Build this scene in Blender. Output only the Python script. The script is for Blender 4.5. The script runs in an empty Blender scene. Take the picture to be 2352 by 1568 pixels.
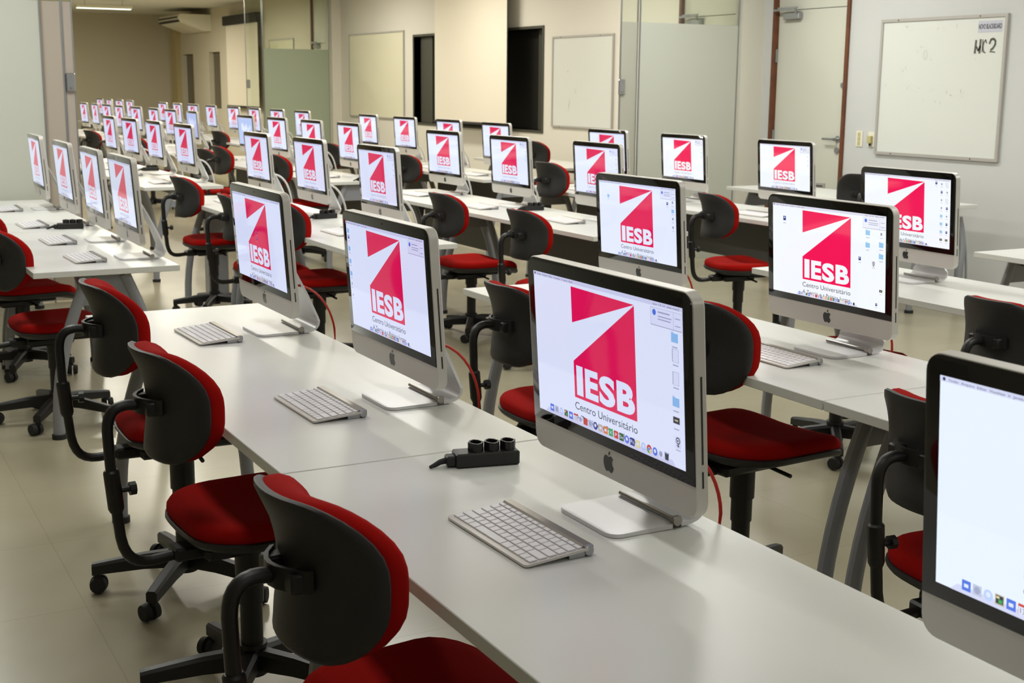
import bpy, math, random
from mathutils import Vector, Matrix
PI = math.pi
R = math.radians
D = bpy.data
col = bpy.context.scene.collection
sc = bpy.context.scene
random.seed(4)
ZD = 0.715            # desk top height; the floor is z = 0

# ------------------------------------------------------------------ camera
cam = D.cameras.new('camera'); camo = D.objects.new('camera', cam); col.objects.link(camo)
sc.camera = camo
cam.sensor_width = 36.0; cam.lens = 3008.96 / 2352 * 36.0
r_ = Vector((0.88082859, -0.47335837, 0.00853541)); u_ = Vector((0.08313581, 0.17239795, 0.9815128)); f_ = Vector((0.46607879, 0.86383494, -0.19120607))
camo.matrix_world = Matrix(((r_.x, u_.x, -f_.x, -1.21374), (r_.y, u_.y, -f_.y, -1.89099), (r_.z, u_.z, -f_.z, 0.7611 + ZD), (0, 0, 0, 1)))
cam.dof.use_dof = True; cam.dof.focus_distance = 2.9; cam.dof.aperture_fstop = 12.0
cam.clip_end = 100

# ------------------------------------------------------------------ world, exposure
w = D.worlds.new('world'); sc.world = w; w.use_nodes = True
bg = w.node_tree.nodes['Background']; bg.inputs[0].default_value = (1.0, 0.97, 0.9, 1); bg.inputs[1].default_value = 0.02
sc.view_settings.view_transform = 'Standard'; sc.view_settings.look = 'None'
sc.view_settings.exposure = 0.0; sc.view_settings.gamma = 1.0; sc.view_settings.use_curve_mapping = False
sc.cycles.use_denoising = True
sc.cycles.max_bounces = 7; sc.cycles.diffuse_bounces = 4; sc.cycles.glossy_bounces = 3; sc.cycles.transmission_bounces = 4; sc.cycles.transparent_max_bounces = 8
sc.cycles.sample_clamp_indirect = 6.0
sc.cycles.caustics_reflective = False; sc.cycles.caustics_refractive = False

# ------------------------------------------------------------------ helpers
def tag(o, label=None, cat=None, group=None, kind=None):
    if label: o['label'] = label
    if cat: o['category'] = cat
    if group: o['group'] = group
    if kind: o['kind'] = kind
    return o
def empty(name, loc=(0, 0, 0), rz=0.0):
    o = D.objects.new(name, None); col.objects.link(o); o.location = loc; o.rotation_euler = (0, 0, rz)
    o.empty_display_size = 0.05
    return o
def srgb(r, g, b):
    f = lambda c: (c / 255 / 12.92) if c / 255 <= 0.04045 else ((c / 255 + 0.055) / 1.055) ** 2.4
    return (f(r), f(g), f(b), 1)
def mat(name, colr, rough=0.5, metal=0.0, spec=0.5, bump=0.0, bscale=200, coat=0.0, var=0.0, vscale=3.0, sheen=0.0, aniso=0.0):
    m = D.materials.new(name); m.use_nodes = True; nt = m.node_tree; b = nt.nodes['Principled BSDF']
    b.inputs['Base Color'].default_value = colr; b.inputs['Roughness'].default_value = rough
    b.inputs['Metallic'].default_value = metal; b.inputs['Specular IOR Level'].default_value = spec
    b.inputs['Coat Weight'].default_value = coat
    b.inputs['Sheen Weight'].default_value = sheen
    tc = nt.nodes.new('ShaderNodeTexCoord')
    if var:
        n = nt.nodes.new('ShaderNodeTexNoise'); n.inputs['Scale'].default_value = vscale; n.inputs['Detail'].default_value = 4
        mx = nt.nodes.new('ShaderNodeMix'); mx.data_type = 'RGBA'
        nt.links.new(tc.outputs['Object'], n.inputs['Vector'])
        mr = nt.nodes.new('ShaderNodeMapRange'); mr.inputs[1].default_value = 0.35; mr.inputs[2].default_value = 0.65
        nt.links.new(n.outputs['Fac'], mr.inputs[0]); nt.links.new(mr.outputs[0], mx.inputs[0])
        mx.inputs[6].default_value = colr; mx.inputs[7].default_value = tuple(c * (1 - var) for c in colr[:3]) + (1,)
        nt.links.new(mx.outputs[2], b.inputs['Base Color'])
    if bump:
        n2 = nt.nodes.new('ShaderNodeTexNoise'); n2.inputs['Scale'].default_value = bscale; n2.inputs['Detail'].default_value = 3
        nt.links.new(tc.outputs['Object'], n2.inputs['Vector'])
        bp = nt.nodes.new('ShaderNodeBump'); bp.inputs['Strength'].default_value = bump; bp.inputs['Distance'].default_value = 0.002
        nt.links.new(n2.outputs['Fac'], bp.inputs['Height']); nt.links.new(bp.outputs[0], b.inputs['Normal'])
    return m
def emat(name, colr, strength):
    m = D.materials.new(name); m.use_nodes = True; b = m.node_tree.nodes['Principled BSDF']
    b.inputs['Base Color'].default_value = (0.8, 0.8, 0.8, 1); b.inputs['Emission Color'].default_value = colr; b.inputs['Emission Strength'].default_value = strength
    return m

class MB:
    def __init__(s): s.v = []; s.f = []; s.m = []; s.cur = 0
    def quad(s, *p):
        i = len(s.v); s.v += [tuple(q) for q in p]; s.f.append(tuple(range(i, i + len(p)))); s.m.append(s.cur); return s
    def box(s, x0, x1, y0, y1, z0, z1, M=None, c=0.0):
        # box, optionally chamfered by c
        if c <= 0:
            P = [(x0, y0, z0), (x1, y0, z0), (x1, y1, z0), (x0, y1, z0), (x0, y0, z1), (x1, y0, z1), (x1, y1, z1), (x0, y1, z1)]
            F = [(3, 2, 1, 0), (4, 5, 6, 7), (0, 1, 5, 4), (1, 2, 6, 5), (2, 3, 7, 6), (3, 0, 4, 7)]
        else:
            P = []; idx = {}
            X = (x0, x1); Y = (y0, y1); Z = (z0, z1)
            for i in (0, 1):
                for j in (0, 1):
                    for k in (0, 1):
                        sx, sy, sz = (1, -1)[i], (1, -1)[j], (1, -1)[k]
                        idx[(i, j, k, 0)] = len(P); P.append((X[i], Y[j] + sy * c, Z[k] + sz * c))
                        idx[(i, j, k, 1)] = len(P); P.append((X[i] + sx * c, Y[j], Z[k] + sz * c))
                        idx[(i, j, k, 2)] = len(P); P.append((X[i] + sx * c, Y[j] + sy * c, Z[k]))
            F = []
            g = lambda i, j, k, a: idx[(i, j, k, a)]
            for i in (0, 1): F.append([g(i, 0, 0, 0), g(i, 1, 0, 0), g(i, 1, 1, 0), g(i, 0, 1, 0)])
            for j in (0, 1): F.append([g(0, j, 0, 1), g(1, j, 0, 1), g(1, j, 1, 1), g(0, j, 1, 1)])
            for k in (0, 1): F.append([g(0, 0, k, 2), g(1, 0, k, 2), g(1, 1, k, 2), g(0, 1, k, 2)])
            for j in (0, 1):
                for k in (0, 1): F.append([g(0, j, k, 1), g(1, j, k, 1), g(1, j, k, 2), g(0, j, k, 2)])
            for i in (0, 1):
                for k in (0, 1): F.append([g(i, 0, k, 0), g(i, 1, k, 0), g(i, 1, k, 2), g(i, 0, k, 2)])
            for i in (0, 1):
                for j in (0, 1): F.append([g(i, j, 0, 0), g(i, j, 1, 0), g(i, j, 1, 1), g(i, j, 0, 1)])
            for i in (0, 1):
                for j in (0, 1):
                    for k in (0, 1): F.append([g(i, j, k, 0), g(i, j, k, 1), g(i, j, k, 2)])
            ctr = Vector(((x0 + x1) / 2, (y0 + y1) / 2, (z0 + z1) / 2))
            out = []
            for fc in F:
                a, b, d = (Vector(P[q]) for q in fc[:3])
                n = (b - a).cross(d - a); mid = sum((Vector(P[q]) for q in fc), Vector()) / len(fc)
                out.append(tuple(fc) if n.dot(mid - ctr) > 0 else tuple(reversed(fc)))
            F = out
        i = len(s.v)
        if M is not None: P = [tuple(M @ Vector(p)) for p in P]
        s.v += P; s.f += [tuple(i + q for q in fc) for fc in F]; s.m += [s.cur] * len(F); return s
    def rings(s, rings, cap0=True, cap1=True):
        i = len(s.v); n = len(rings[0])
        for r in rings: s.v += [tuple(p) for p in r]
        for k in range(len(rings) - 1):
            for j in range(n):
                a = i + k * n + j; b = i + k * n + (j + 1) % n
                s.f.append((a, b, b + n, a + n)); s.m.append(s.cur)
        if cap0: s.f.append(tuple(reversed(range(i, i + n)))); s.m.append(s.cur)
        if cap1: s.f.append(tuple(range(i + (len(rings) - 1) * n, i + len(rings) * n))); s.m.append(s.cur)
        return s
    def cyl(s, p0, p1, r0, r1=None, n=16):
        r1 = r0 if r1 is None else r1
        p0 = Vector(p0); p1 = Vector(p1); d = (p1 - p0).normalized()
        a = d.orthogonal().normalized(); b = d.cross(a)
        rr = [[p + (a * math.cos(2 * PI * k / n) + b * math.sin(2 * PI * k / n)) * r for k in range(n)] for p, r in ((p0, r0), (p1, r1))]
        return s.rings(rr)
    def tube(s, path, r, n=10, ref=(0, 1, 0), rb=None):
        # swept tube; r may be a list; rb = second radius (oval) along ref
        path = [Vector(p) for p in path]; rr = []
        for k, p in enumerate(path):
            d = (path[min(k + 1, len(path) - 1)] - path[max(k - 1, 0)]).normalized()
            b = Vector(ref); b = (b - d * b.dot(d)); b = b.normalized() if b.length > 1e-4 else d.orthogonal().normalized(); a = b.cross(d)
            q = r[k] if isinstance(r, (list, tuple)) else r
            q2 = q if rb is None else (rb[k] if isinstance(rb, (list, tuple)) else rb)
            rr.append([p + a * math.cos(2 * PI * t / n) * q + b * math.sin(2 * PI * t / n) * q2 for t in range(n)])
        return s.rings(rr)
    def sphere(s, c, r, n=12, m=8, sc_=(1, 1, 1)):
        rr = []
        for k in range(1, m):
            th = PI * k / m
            rr.append([(c[0] + r * sc_[0] * math.sin(th) * math.cos(2 * PI * j / n), c[1] + r * sc_[1] * math.sin(th) * math.sin(2 * PI * j / n), c[2] - r * sc_[2] * math.cos(th)) for j in range(n)])
        return s.rings(rr)
    def prism(s, pts, fn0, fn1):
        # 2D outline extruded between two mappings
        return s.rings([[fn0(*p) for p in pts], [fn1(*p) for p in pts]])
    def mesh(s, name, mats, smooth=30):
        me = D.meshes.new(name); me.from_pydata(s.v, [], s.f)
        for m_ in (mats if isinstance(mats, (list, tuple)) else [mats]): me.materials.append(m_)
        me.polygons.foreach_set('material_index', s.m)
        if smooth:
            me.polygons.foreach_set('use_smooth', [True] * len(me.polygons)); me.update(); me.set_sharp_from_angle(angle=R(smooth))
        me.update(); return me
    def build(s, name, mats, parent=None, smooth=30, loc=(0, 0, 0)):
        o = D.objects.new(name, s.mesh(name, mats, smooth)); col.objects.link(o); o.parent = parent; o.location = loc; return o
def kids(o): return [c for c in D.objects if c.parent == o]
KC = {}
def remember(root):
    def rec(o): return (o, [rec(c) for c in kids(o)])
    KC[root.name] = rec(root)
def copy_tree(root):
    def rec(t, parent):
        o, ch = t; c = o.copy(); col.objects.link(c); c.parent = parent
        for x in ch: rec(x, c)
        return c
    return rec(KC[root.name], None)
def rrect(w, h, r, n=6):
    # rounded rectangle, centred, counter-clockwise; r may be 4 radii (tr, tl, bl, br)
    rs = r if isinstance(r, (list, tuple)) else (r,) * 4
    pts = []
    for k, (sx, sy) in enumerate(((1, 1), (-1, 1), (-1, -1), (1, -1))):
        q = max(rs[k], 1e-5); cx, cy = sx * (w / 2 - q), sy * (h / 2 - q)
        for j in range(n + 1):
            a = PI / 2 * k + PI / 2 * j / n
            pts.append((cx + q * math.cos(a), cy + q * math.sin(a)))
    return pts
def bez(p0, p1, p2, p3, n=8):
    out = []
    for k in range(n + 1):
        t = k / n
        out.append(tuple((1 - t) ** 3 * a + 3 * t * (1 - t) ** 2 * b + 3 * t * t * (1 - t) * c + t ** 3 * d for a, b, c, d in zip(p0, p1, p2, p3)))
    return out

# ------------------------------------------------------------------ materials
M_wall1 = mat('paint_grey_white', srgb(205, 206, 204), 0.7, bump=0.05, bscale=60)
M_wall2 = mat('paint_cream', srgb(226, 222, 211), 0.7, bump=0.05, bscale=60)
M_wall3 = mat('paint_beige', srgb(214, 206, 186), 0.75, bump=0.05, bscale=60)
M_ceil = mat('ceiling_paint', srgb(226, 224, 214), 0.9)
M_desk = mat('desk_laminate', srgb(218, 219, 214), 0.3, spec=0.45, bump=0.03, bscale=500)
M_edge = mat('desk_edge', srgb(205, 206, 196), 0.5)
M_steel = mat('grey_painted_steel', srgb(138, 140, 145), 0.38, spec=0.5)
M_dsteel = mat('dark_grey_steel', srgb(88, 88, 86), 0.5)
M_blackp = mat('black_plastic', srgb(22, 22, 22), 0.42, bump=0.12, bscale=900)
M_shell = mat('charcoal_shell', srgb(38, 38, 38), 0.5, bump=0.25, bscale=700)
M_rubber = mat('rubber', srgb(26, 26, 26), 0.7)
M_red = mat('red_fabric', srgb(154, 15, 9), 0.95, spec=0.1, bump=0.35, bscale=900)
M_alu = mat('anodised_aluminium', srgb(208, 205, 199), 0.42, metal=0.35)
M_alu2 = mat('polished_aluminium', srgb(218, 218, 219), 0.35, metal=0.15)
M_bar = mat('steel_bar', srgb(160, 155, 150), 0.3, metal=0.9)
M_bezel = mat('black_glass', (0.006, 0.006, 0.006, 1), 0.04, spec=0.5)
M_emblem = mat('emblem_black', (0.01, 0.01, 0.01, 1), 0.2)
M_slot = mat('slot_dark', (0.02, 0.02, 0.02, 1), 0.6)
M_key = mat('key_white', srgb(236, 236, 238), 0.45)
M_keyg = mat('key_gap_aluminium', srgb(165, 160, 160), 0.4, metal=0.6)
M_wcable = mat('white_cable', srgb(225, 224, 220), 0.45)
M_rcable = mat('red_cable', srgb(190, 40, 25), 0.45)
M_wood = mat('brown_wood', srgb(112, 64, 36), 0.5, var=0.25, vscale=12)
M_door = mat('door_laminate', srgb(212, 212, 198), 0.45)
M_board = mat('whiteboard_surface', srgb(222, 224, 218), 0.25)
M_board2 = mat('whiteboard_cream', srgb(232, 228, 202), 0.25)
M_frame = mat('aluminium_frame', srgb(182, 178, 172), 0.45, metal=0.2)
M_dark = mat('dark_opening', srgb(22, 20, 16), 0.6)
M_dark2 = mat('dark_grey_door', srgb(66, 66, 56), 0.5)
M_tanw = mat('tinted_pane', srgb(96, 88, 70), 0.25)
M_screenf = mat('projection_cloth', srgb(240, 232, 215), 0.85)
M_chrome = mat('brushed_chrome', srgb(165, 167, 170), 0.3, metal=0.85)
M_ivory = mat('ivory_plastic', srgb(236, 232, 214), 0.45)
M_yellow = mat('yellowed_plastic', srgb(196, 186, 130), 0.5)
M_ink = mat('marker_ink', srgb(95, 95, 88), 0.8)
M_inkf = mat('marker_ghost', srgb(186, 186, 178), 0.6)
M_tag = mat('printed_label', srgb(196, 196, 208), 0.5)
M_tagink = mat('printed_ink', srgb(35, 35, 45), 0.5)
M_jamb = mat('jamb_cream', srgb(215, 212, 198), 0.5)

def floor_mat():
    m = D.materials.new('vinyl_floor'); m.use_nodes = True; nt = m.node_tree; b = nt.nodes['Principled BSDF']
    tc = nt.nodes.new('ShaderNodeTexCoord')
    n1 = nt.nodes.new('ShaderNodeTexNoise'); n1.inputs['Scale'].default_value = 1.3; n1.inputs['Detail'].default_value = 6
    n2 = nt.nodes.new('ShaderNodeTexNoise'); n2.inputs['Scale'].default_value = 2.5; n2.inputs['Detail'].default_value = 4
    br = nt.nodes.new('ShaderNodeTexBrick'); br.offset = 0.0; br.inputs['Scale'].default_value = 1.0
    br.inputs['Brick Width'].default_value = 0.6; br.inputs['Row Height'].default_value = 0.6; br.inputs['Mortar Size'].default_value = 0.002
    br.inputs['Color1'].default_value = (1, 1, 1, 1); br.inputs['Color2'].default_value = (0.97, 0.97, 0.96, 1); br.inputs['Mortar'].default_value = (0.86, 0.85, 0.82, 1)
    for q in (n1, n2, br): nt.links.new(tc.outputs['Object'], q.inputs['Vector'])
    cr = nt.nodes.new('ShaderNodeValToRGB'); cr.color_ramp.elements[0].position = 0.3; cr.color_ramp.elements[1].position = 0.7
    cr.color_ramp.elements[0].color = srgb(158, 151, 126); cr.color_ramp.elements[1].color = srgb(172, 165, 141)
    nt.links.new(n1.outputs['Fac'], cr.inputs[0])
    mx = nt.nodes.new('ShaderNodeMix'); mx.data_type = 'RGBA'; mx.blend_type = 'MULTIPLY'; mx.inputs[0].default_value = 1
    nt.links.new(cr.outputs[0], mx.inputs[6]); nt.links.new(br.outputs['Color'], mx.inputs[7])
    nt.links.new(mx.outputs[2], b.inputs['Base Color'])
    mr = nt.nodes.new('ShaderNodeMapRange'); mr.inputs[3].default_value = 0.2; mr.inputs[4].default_value = 0.27
    nt.links.new(n2.outputs['Fac'], mr.inputs[0]); nt.links.new(mr.outputs[0], b.inputs['Roughness'])
    b.inputs['Specular IOR Level'].default_value = 0.5
    return m
M_floor = floor_mat()

def glass_mat(name, tint, frost):
    m = D.materials.new(name); m.use_nodes = True; nt = m.node_tree; nt.nodes.clear()
    out = nt.nodes.new('ShaderNodeOutputMaterial')
    gl = nt.nodes.new('ShaderNodeBsdfGlossy'); gl.inputs['Roughness'].default_value = 0.25 if frost else 0.02
    fr = nt.nodes.new('ShaderNodeFresnel'); fr.inputs['IOR'].default_value = 1.45
    mix = nt.nodes.new('ShaderNodeMixShader'); nt.links.new(fr.outputs[0], mix.inputs[0])
    if frost:
        di = nt.nodes.new('ShaderNodeBsdfDiffuse'); di.inputs['Color'].default_value = tint
        tl = nt.nodes.new('ShaderNodeBsdfTranslucent'); tl.inputs['Color'].default_value = tint
        m2 = nt.nodes.new('ShaderNodeMixShader'); m2.inputs[0].default_value = 0.5
        nt.links.new(di.outputs[0], m2.inputs[1]); nt.links.new(tl.outputs[0], m2.inputs[2]); nt.links.new(m2.outputs[0], mix.inputs[1])
    else:
        tr = nt.nodes.new('ShaderNodeBsdfTransparent'); tr.inputs['Color'].default_value = tint; nt.links.new(tr.outputs[0], mix.inputs[1])
    nt.links.new(gl.outputs[0], mix.inputs[2]); nt.links.new(mix.outputs[0], out.inputs[0])
    return m
M_frost = glass_mat('frosted_glass', srgb(240, 243, 233), True)
M_frost2 = glass_mat('frosted_glass_green', srgb(216, 228, 206), True)
M_clear = glass_mat('clear_glass', (0.93, 0.96, 0.92, 1), False)

# screen contents: a glossy black panel that gives off its picture; per-computer brightness in the object colour
def smat(name, colr):
    m = D.materials.new(name); m.use_nodes = True; nt = m.node_tree; b = nt.nodes['Principled BSDF']
    b.inputs['Base Color'].default_value = (0.01, 0.01, 0.01, 1); b.inputs['Roughness'].default_value = 0.05; b.inputs['Specular IOR Level'].default_value = 0.9
    oi = nt.nodes.new('ShaderNodeObjectInfo'); mx = nt.nodes.new('ShaderNodeMix'); mx.data_type = 'RGBA'; mx.blend_type = 'MULTIPLY'; mx.inputs[0].default_value = 1
    mx.inputs[6].default_value = colr; nt.links.new(oi.outputs['Color'], mx.inputs[7]); nt.links.new(mx.outputs[2], b.inputs['Emission Color'])
    b.inputs['Emission Strength'].default_value = 1.0
    m.cycles.emission_sampling = 'NONE'
    return m
SM = {}
SORD = []
def S_(name, r, g, b):
    SM[name] = len(SORD); SORD.append(smat('screen_' + name, srgb(r, g, b)))
for a in (('white', 244, 249, 255), ('red', 242, 18, 86), ('text', 60, 66, 84), ('bar', 222, 222, 240), ('grey', 168, 172, 196), ('folder', 150, 200, 238), ('blue', 80, 120, 220), ('navy', 30, 50, 130),
          ('green', 60, 170, 80), ('dgreen', 30, 95, 40), ('orange', 236, 130, 60), ('yellow', 238, 226, 160), ('tan', 205, 190, 165), ('dark', 50, 50, 60), ('icon_red', 215, 60, 50), ('silver', 200, 204, 220), ('sky', 196, 214, 245), ('note', 236, 238, 250)):
    S_(*a)

# ------------------------------------------------------------------ computers
SW, SH = 0.4766, 0.2681
TILT = -0.067
ZB = 0.155                        # bottom of the screen above the desk
def face(y, z, dx=0.0):           # point on the tilted front plane: y sideways, z height over the desk, dx behind it
    v = z - ZB
    return (v * math.sin(TILT) + dx * math.cos(TILT), y, ZB + v * math.cos(TILT) - dx * math.sin(TILT))
TXT = {}
def text_polys(body, bold=0.0):
    k = (body, bold)
    if k not in TXT:
        cu = D.curves.new('lettering', 'FONT'); cu.body = body; cu.offset = bold; cu.resolution_u = 4; cu.size = 1.0
        o = D.objects.new('lettering', cu); col.objects.link(o)
        dg = bpy.context.evaluated_depsgraph_get(); me = D.meshes.new_from_object(o.evaluated_get(dg))
        vs = [(v.co.x, v.co.y) for v in me.vertices]; fs = [tuple(p.vertices) for p in me.polygons]
        D.objects.remove(o); D.curves.remove(cu); D.meshes.remove(me)
        x0 = min(v[0] for v in vs); x1 = max(v[0] for v in vs); y0 = min(v[1] for v in vs); y1 = max(v[1] for v in vs)
        TXT[k] = (vs, fs, x0, x1, y0, y1)
    return TXT[k]
def add_text(mb, body, fn, x0, x1, base, cap, bold=0.0):
    # text mapped by fn(x, y): spans x0..x1, baseline at base, capital height cap (sign gives up direction)
    vs, fs, a0, a1, b0, b1 = text_polys(body, bold)
    ch = 0.7
    i = len(mb.v)
    mb.v += [fn(x0 + (v[0] - a0) / (a1 - a0) * (x1 - x0), base + (v[1]) / ch * cap) for v in vs]
    mb.f += [tuple(i + q for q in f) for f in fs]; mb.m += [mb.cur] * len(fs)
DOCK = ['blue', 'silver', 'sky', 'tan', 'blue', 'icon_red', 'note', 'icon_red', 'silver', 'navy', 'tan', 'orange', 'green', 'icon_red', 'dgreen', 'blue', 'navy', 'yellow', 'sky', 'chrome', 'blue', 'note', 'dark']
def screen_mesh(name, name2='', left=(), right=(), notifier=True, dock=True, logo=True, detail=True):
    mb = MB()
    def fn(layer): return lambda u, v: face((0.5 - u) * SW, ZB + (1 - v) * SH, -0.0022 - 0.00018 * layer)
    def rect(c, u0, v0, u1, v1, layer=1):
        mb.cur = SM[c]; f = fn(layer); mb.quad(f(u0, v0), f(u1, v0), f(u1, v1), f(u0, v1))
    def poly(c, pts, layer=1):
        mb.cur = SM[c]; f = fn(layer); mb.quad(*[f(*p) for p in pts])
    def disc(c, u, v, r, layer=1, n=14):
        poly(c, [(u + r * math.cos(2 * PI * k / n), v + r * 1.78 * math.sin(2 * PI * k / n)) for k in range(n)], layer)
    rect('white' if logo else 'sky', 0, 0, 1, 1, 0)
    if logo:
        a, b = 0.283, 0.712
        poly('red', [(a, 0.045), (b, 0.058), (a, 0.292)]); poly('red', [(b, 0.062), (b, 0.81), (a, 0.81), (a, 0.557)])
        mb.cur = SM['white']; f = fn(2)
        L0, L1 = a + 0.018, b - 0.012; wd = (L1 - L0)
        add_text(mb, 'I', f, L0, L0 + wd * 0.115, 0.775, -0.185, 0.05)
        add_text(mb, 'E', f, L0 + wd * 0.155, L0 + wd * 0.385, 0.775, -0.185, 0.045)
        add_text(mb, 'S', f, L0 + wd * 0.405, L0 + wd * 0.675, 0.775, -0.18, 0.045)
        add_text(mb, 'B', f, L0 + wd * 0.705, L0 + wd * 1.0, 0.775, -0.185, 0.045)
        mb.cur = SM['text'] if detail else SM['grey']
        add_text(mb, 'Centro Universitário', f, a, b, 0.892, -0.052)
        add_text(mb, 'A Teoria e a Prática Juntas', f, a, b, 0.968, -0.043)
    else:
        for k in range(5): disc('white', 0.3 + 0.13 * k, 0.35 + 0.1 * (k % 2), 0.09 - 0.01 * k, 1)
    rect('bar', 0, 0, 1, 0.026, 3)
    if detail:
        mb.cur = SM['text']; f = fn(4)
        add_text(mb, 'Finder  Arquivo  Editar  Visualizar  Ir  Janela  Ajuda', f, 0.03, 0.30, 0.020, -0.012)
        add_text(mb, 'qua 13:13  sala-mac2', f, 0.83, 0.985, 0.020, -0.012)
        disc('text', 0.014, 0.013, 0.005, 4, 8)
    if notifier:
        rect('grey', 0.815, 0.036, 0.998, 0.148, 3); rect('note', 0.817, 0.038, 0.998, 0.143, 4)
        disc('blue', 0.838, 0.066, 0.011, 5); rect('grey', 0.86, 0.055, 0.93, 0.064, 5); rect('grey', 0.86, 0.082, 0.94, 0.089, 5); rect('grey', 0.86, 0.10, 0.935, 0.107, 5)
        rect('grey', 0.95, 0.04, 0.9515, 0.143, 5); rect('grey', 0.96, 0.07, 0.99, 0.076, 5); rect('grey', 0.96, 0.115, 0.99, 0.121, 5)
    def icon(kind, u, v, s=0.02, L=5):
        if kind == 'folder':
            rect('folder', u - s, v - s * 1.3, u + s, v + s * 1.5, L); rect('sky', u - s, v - s * 1.75, u - s * 0.2, v - s * 1.3, L)
        elif kind == 'doc':
            rect('grey', u - s * .9, v - s * 2.1, u + s * .9, v + s * 2.1, L); rect('note', u - s * .82, v - s * 2.0, u + s * .82, v + s * 2.0, L + 1)
            for q in range(7): rect('dark', u - s * .95, v - s * 1.8 + q * s * .55, u - s * .72, v - s * 1.6 + q * s * .55, L + 2)
        elif kind == 'photo': rect('dark', u - s, v - s * 1.1, u + s, v + s * 1.1, L); rect('yellow', u - s * .5, v - s * .2, u + s * .5, v + s * .2, L + 1)
        elif kind == 'dark': rect('navy', u - s * .7, v - s * 1.4, u + s * .7, v + s * 1.3, L); rect('sky', u - s * .35, v - s * .9, u + s * .35, v - s * .1, L + 1)
        elif kind == 'symbol':
            rect('note', u - s * 1.1, v - s * 2.3, u + s * 1.1, v + s * 2.3, L); disc('dark', u, v - s * .6, s * .75, L + 1); disc('note', u, v - s * .6, s * .5, L + 2); disc('dark', u, v - s * .6, s * .25, L + 3)
            rect('dark', u - s * .12, v + s * .5, u + s * .12, v + s * 2, L + 1); rect('dark', u - s * .5, v + s * 1.1, u + s * .5, v + s * 1.4, L + 1)
        elif kind == 'small': rect('grey', u - s * .5, v - s, u + s * .5, v + s, L); rect('dark', u - s * .25, v - s * .6, u + s * .25, v, L + 1)
        if kind != 'none': rect('grey', u - s * .8, v + s * 2.75, u + s * .8, v + s * 3.1, L)
    for k, u, v, s in list(left) + list(right): icon(k, u, v, s)
    if dock:
        big = (name2 == 'centre'); ks = 1.0 if big else .62
        f = fn(3); mb.cur = SM['bar']; mb.quad(f(.5 - .425 * ks, 1 - .038 * ks), f(.5 + .425 * ks, 1 - .038 * ks), f(.5 + .45 * ks, 1.0), f(.5 - .45 * ks, 1.0))
        n = len(DOCK)
        for k, c in enumerate(DOCK):
            u = .5 + (0.105 + k * 0.0358 - .5) * ks; v = 1 - .045 * ks; s = 0.0145 * ks
            if not detail:
                rect(c if c in SM else 'sky', u - s, v - s * 1.6, u + s, v + s * 1.6, 5); continue
            if c == 'chrome':
                disc('icon_red', u, v, s * 1.1, 5); poly('green', [(u, v), (u - s * 1.05, v + s * .1), (u - s * .5, v + s * 1.75), (u + s * .1, v + s * 1.9)], 6); poly('yellow', [(u, v), (u + s * 1.05, v - s * .2), (u + s * .8, v + s * 1.3), (u + s * .1, v + s * 1.9)], 6); disc('note', u, v, s * .5, 7); disc('blue', u, v, s * .38, 8)
            elif k in (2, 9, 15, 18, 20): disc(c, u, v, s * 1.05, 5); disc('note', u, v - s * .2, s * .5, 6)
            elif c == 'dark': poly('grey', [(u - s, v - s * 1.8), (u + s, v - s * 1.8), (u + s * .7, v + s * 1.8), (u - s * .7, v + s * 1.8)], 5); poly('dark', [(u - s * .8, v - s * 1.2), (u + s * .8, v - s * 1.2), (u + s * .6, v + s * 1.5), (u - s * .6, v + s * 1.5)], 6)
            else:
                rect(c, u - s, v - s * 1.75, u + s, v + s * 1.75, 5)
                if k in (1, 8, 6, 21): disc('grey', u, v, s * .7, 6)
                elif k == 3: rect('dark', u - s * .8, v - s * 1.4, u + s * .8, v + s * 1.3, 6); rect('green', u - s * .2, v - s * .2, u + s * .6, v + s * 1.0, 7); rect('yellow', u - s * .7, v - s * 1.1, u, v - s * .4, 7)
                elif k == 5:
                    rect('note', u - s * .9, v - s * .9, u + s * .9, v + s * 1.7, 6); mb.cur = SM['dark']; add_text(mb, '13', fn(7), u - s * .5, u + s * .5, v + s * 1.2, -s * 1.7)
                elif k == 14: mb.cur = SM['note']; add_text(mb, 'Dw', fn(6), u - s * .8, u + s * .8, v + s * .8, -s * 1.6)
                elif k == 16: mb.cur = SM['note']; add_text(mb, 'Ps', fn(6), u - s * .7, u + s * .7, v + s * .8, -s * 1.6)
                elif k == 12: mb.cur = SM['note']; add_text(mb, 'X', fn(6), u - s * .6, u + s * .6, v + s * .8, -s * 1.6)
                elif k == 13: mb.cur = SM['note']; add_text(mb, 'P', fn(6), u - s * .5, u + s * .5, v + s * .8, -s * 1.6)
                elif k == 7: rect('dark', u - s, v - s * 1.75, u - s * .2, v - s * 1.2, 6)
                else: rect('note', u - s * .5, v - s * .6, u + s * .5, v + s * .6, 6)
    return mb.mesh(name, SORD, smooth=0)

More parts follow.
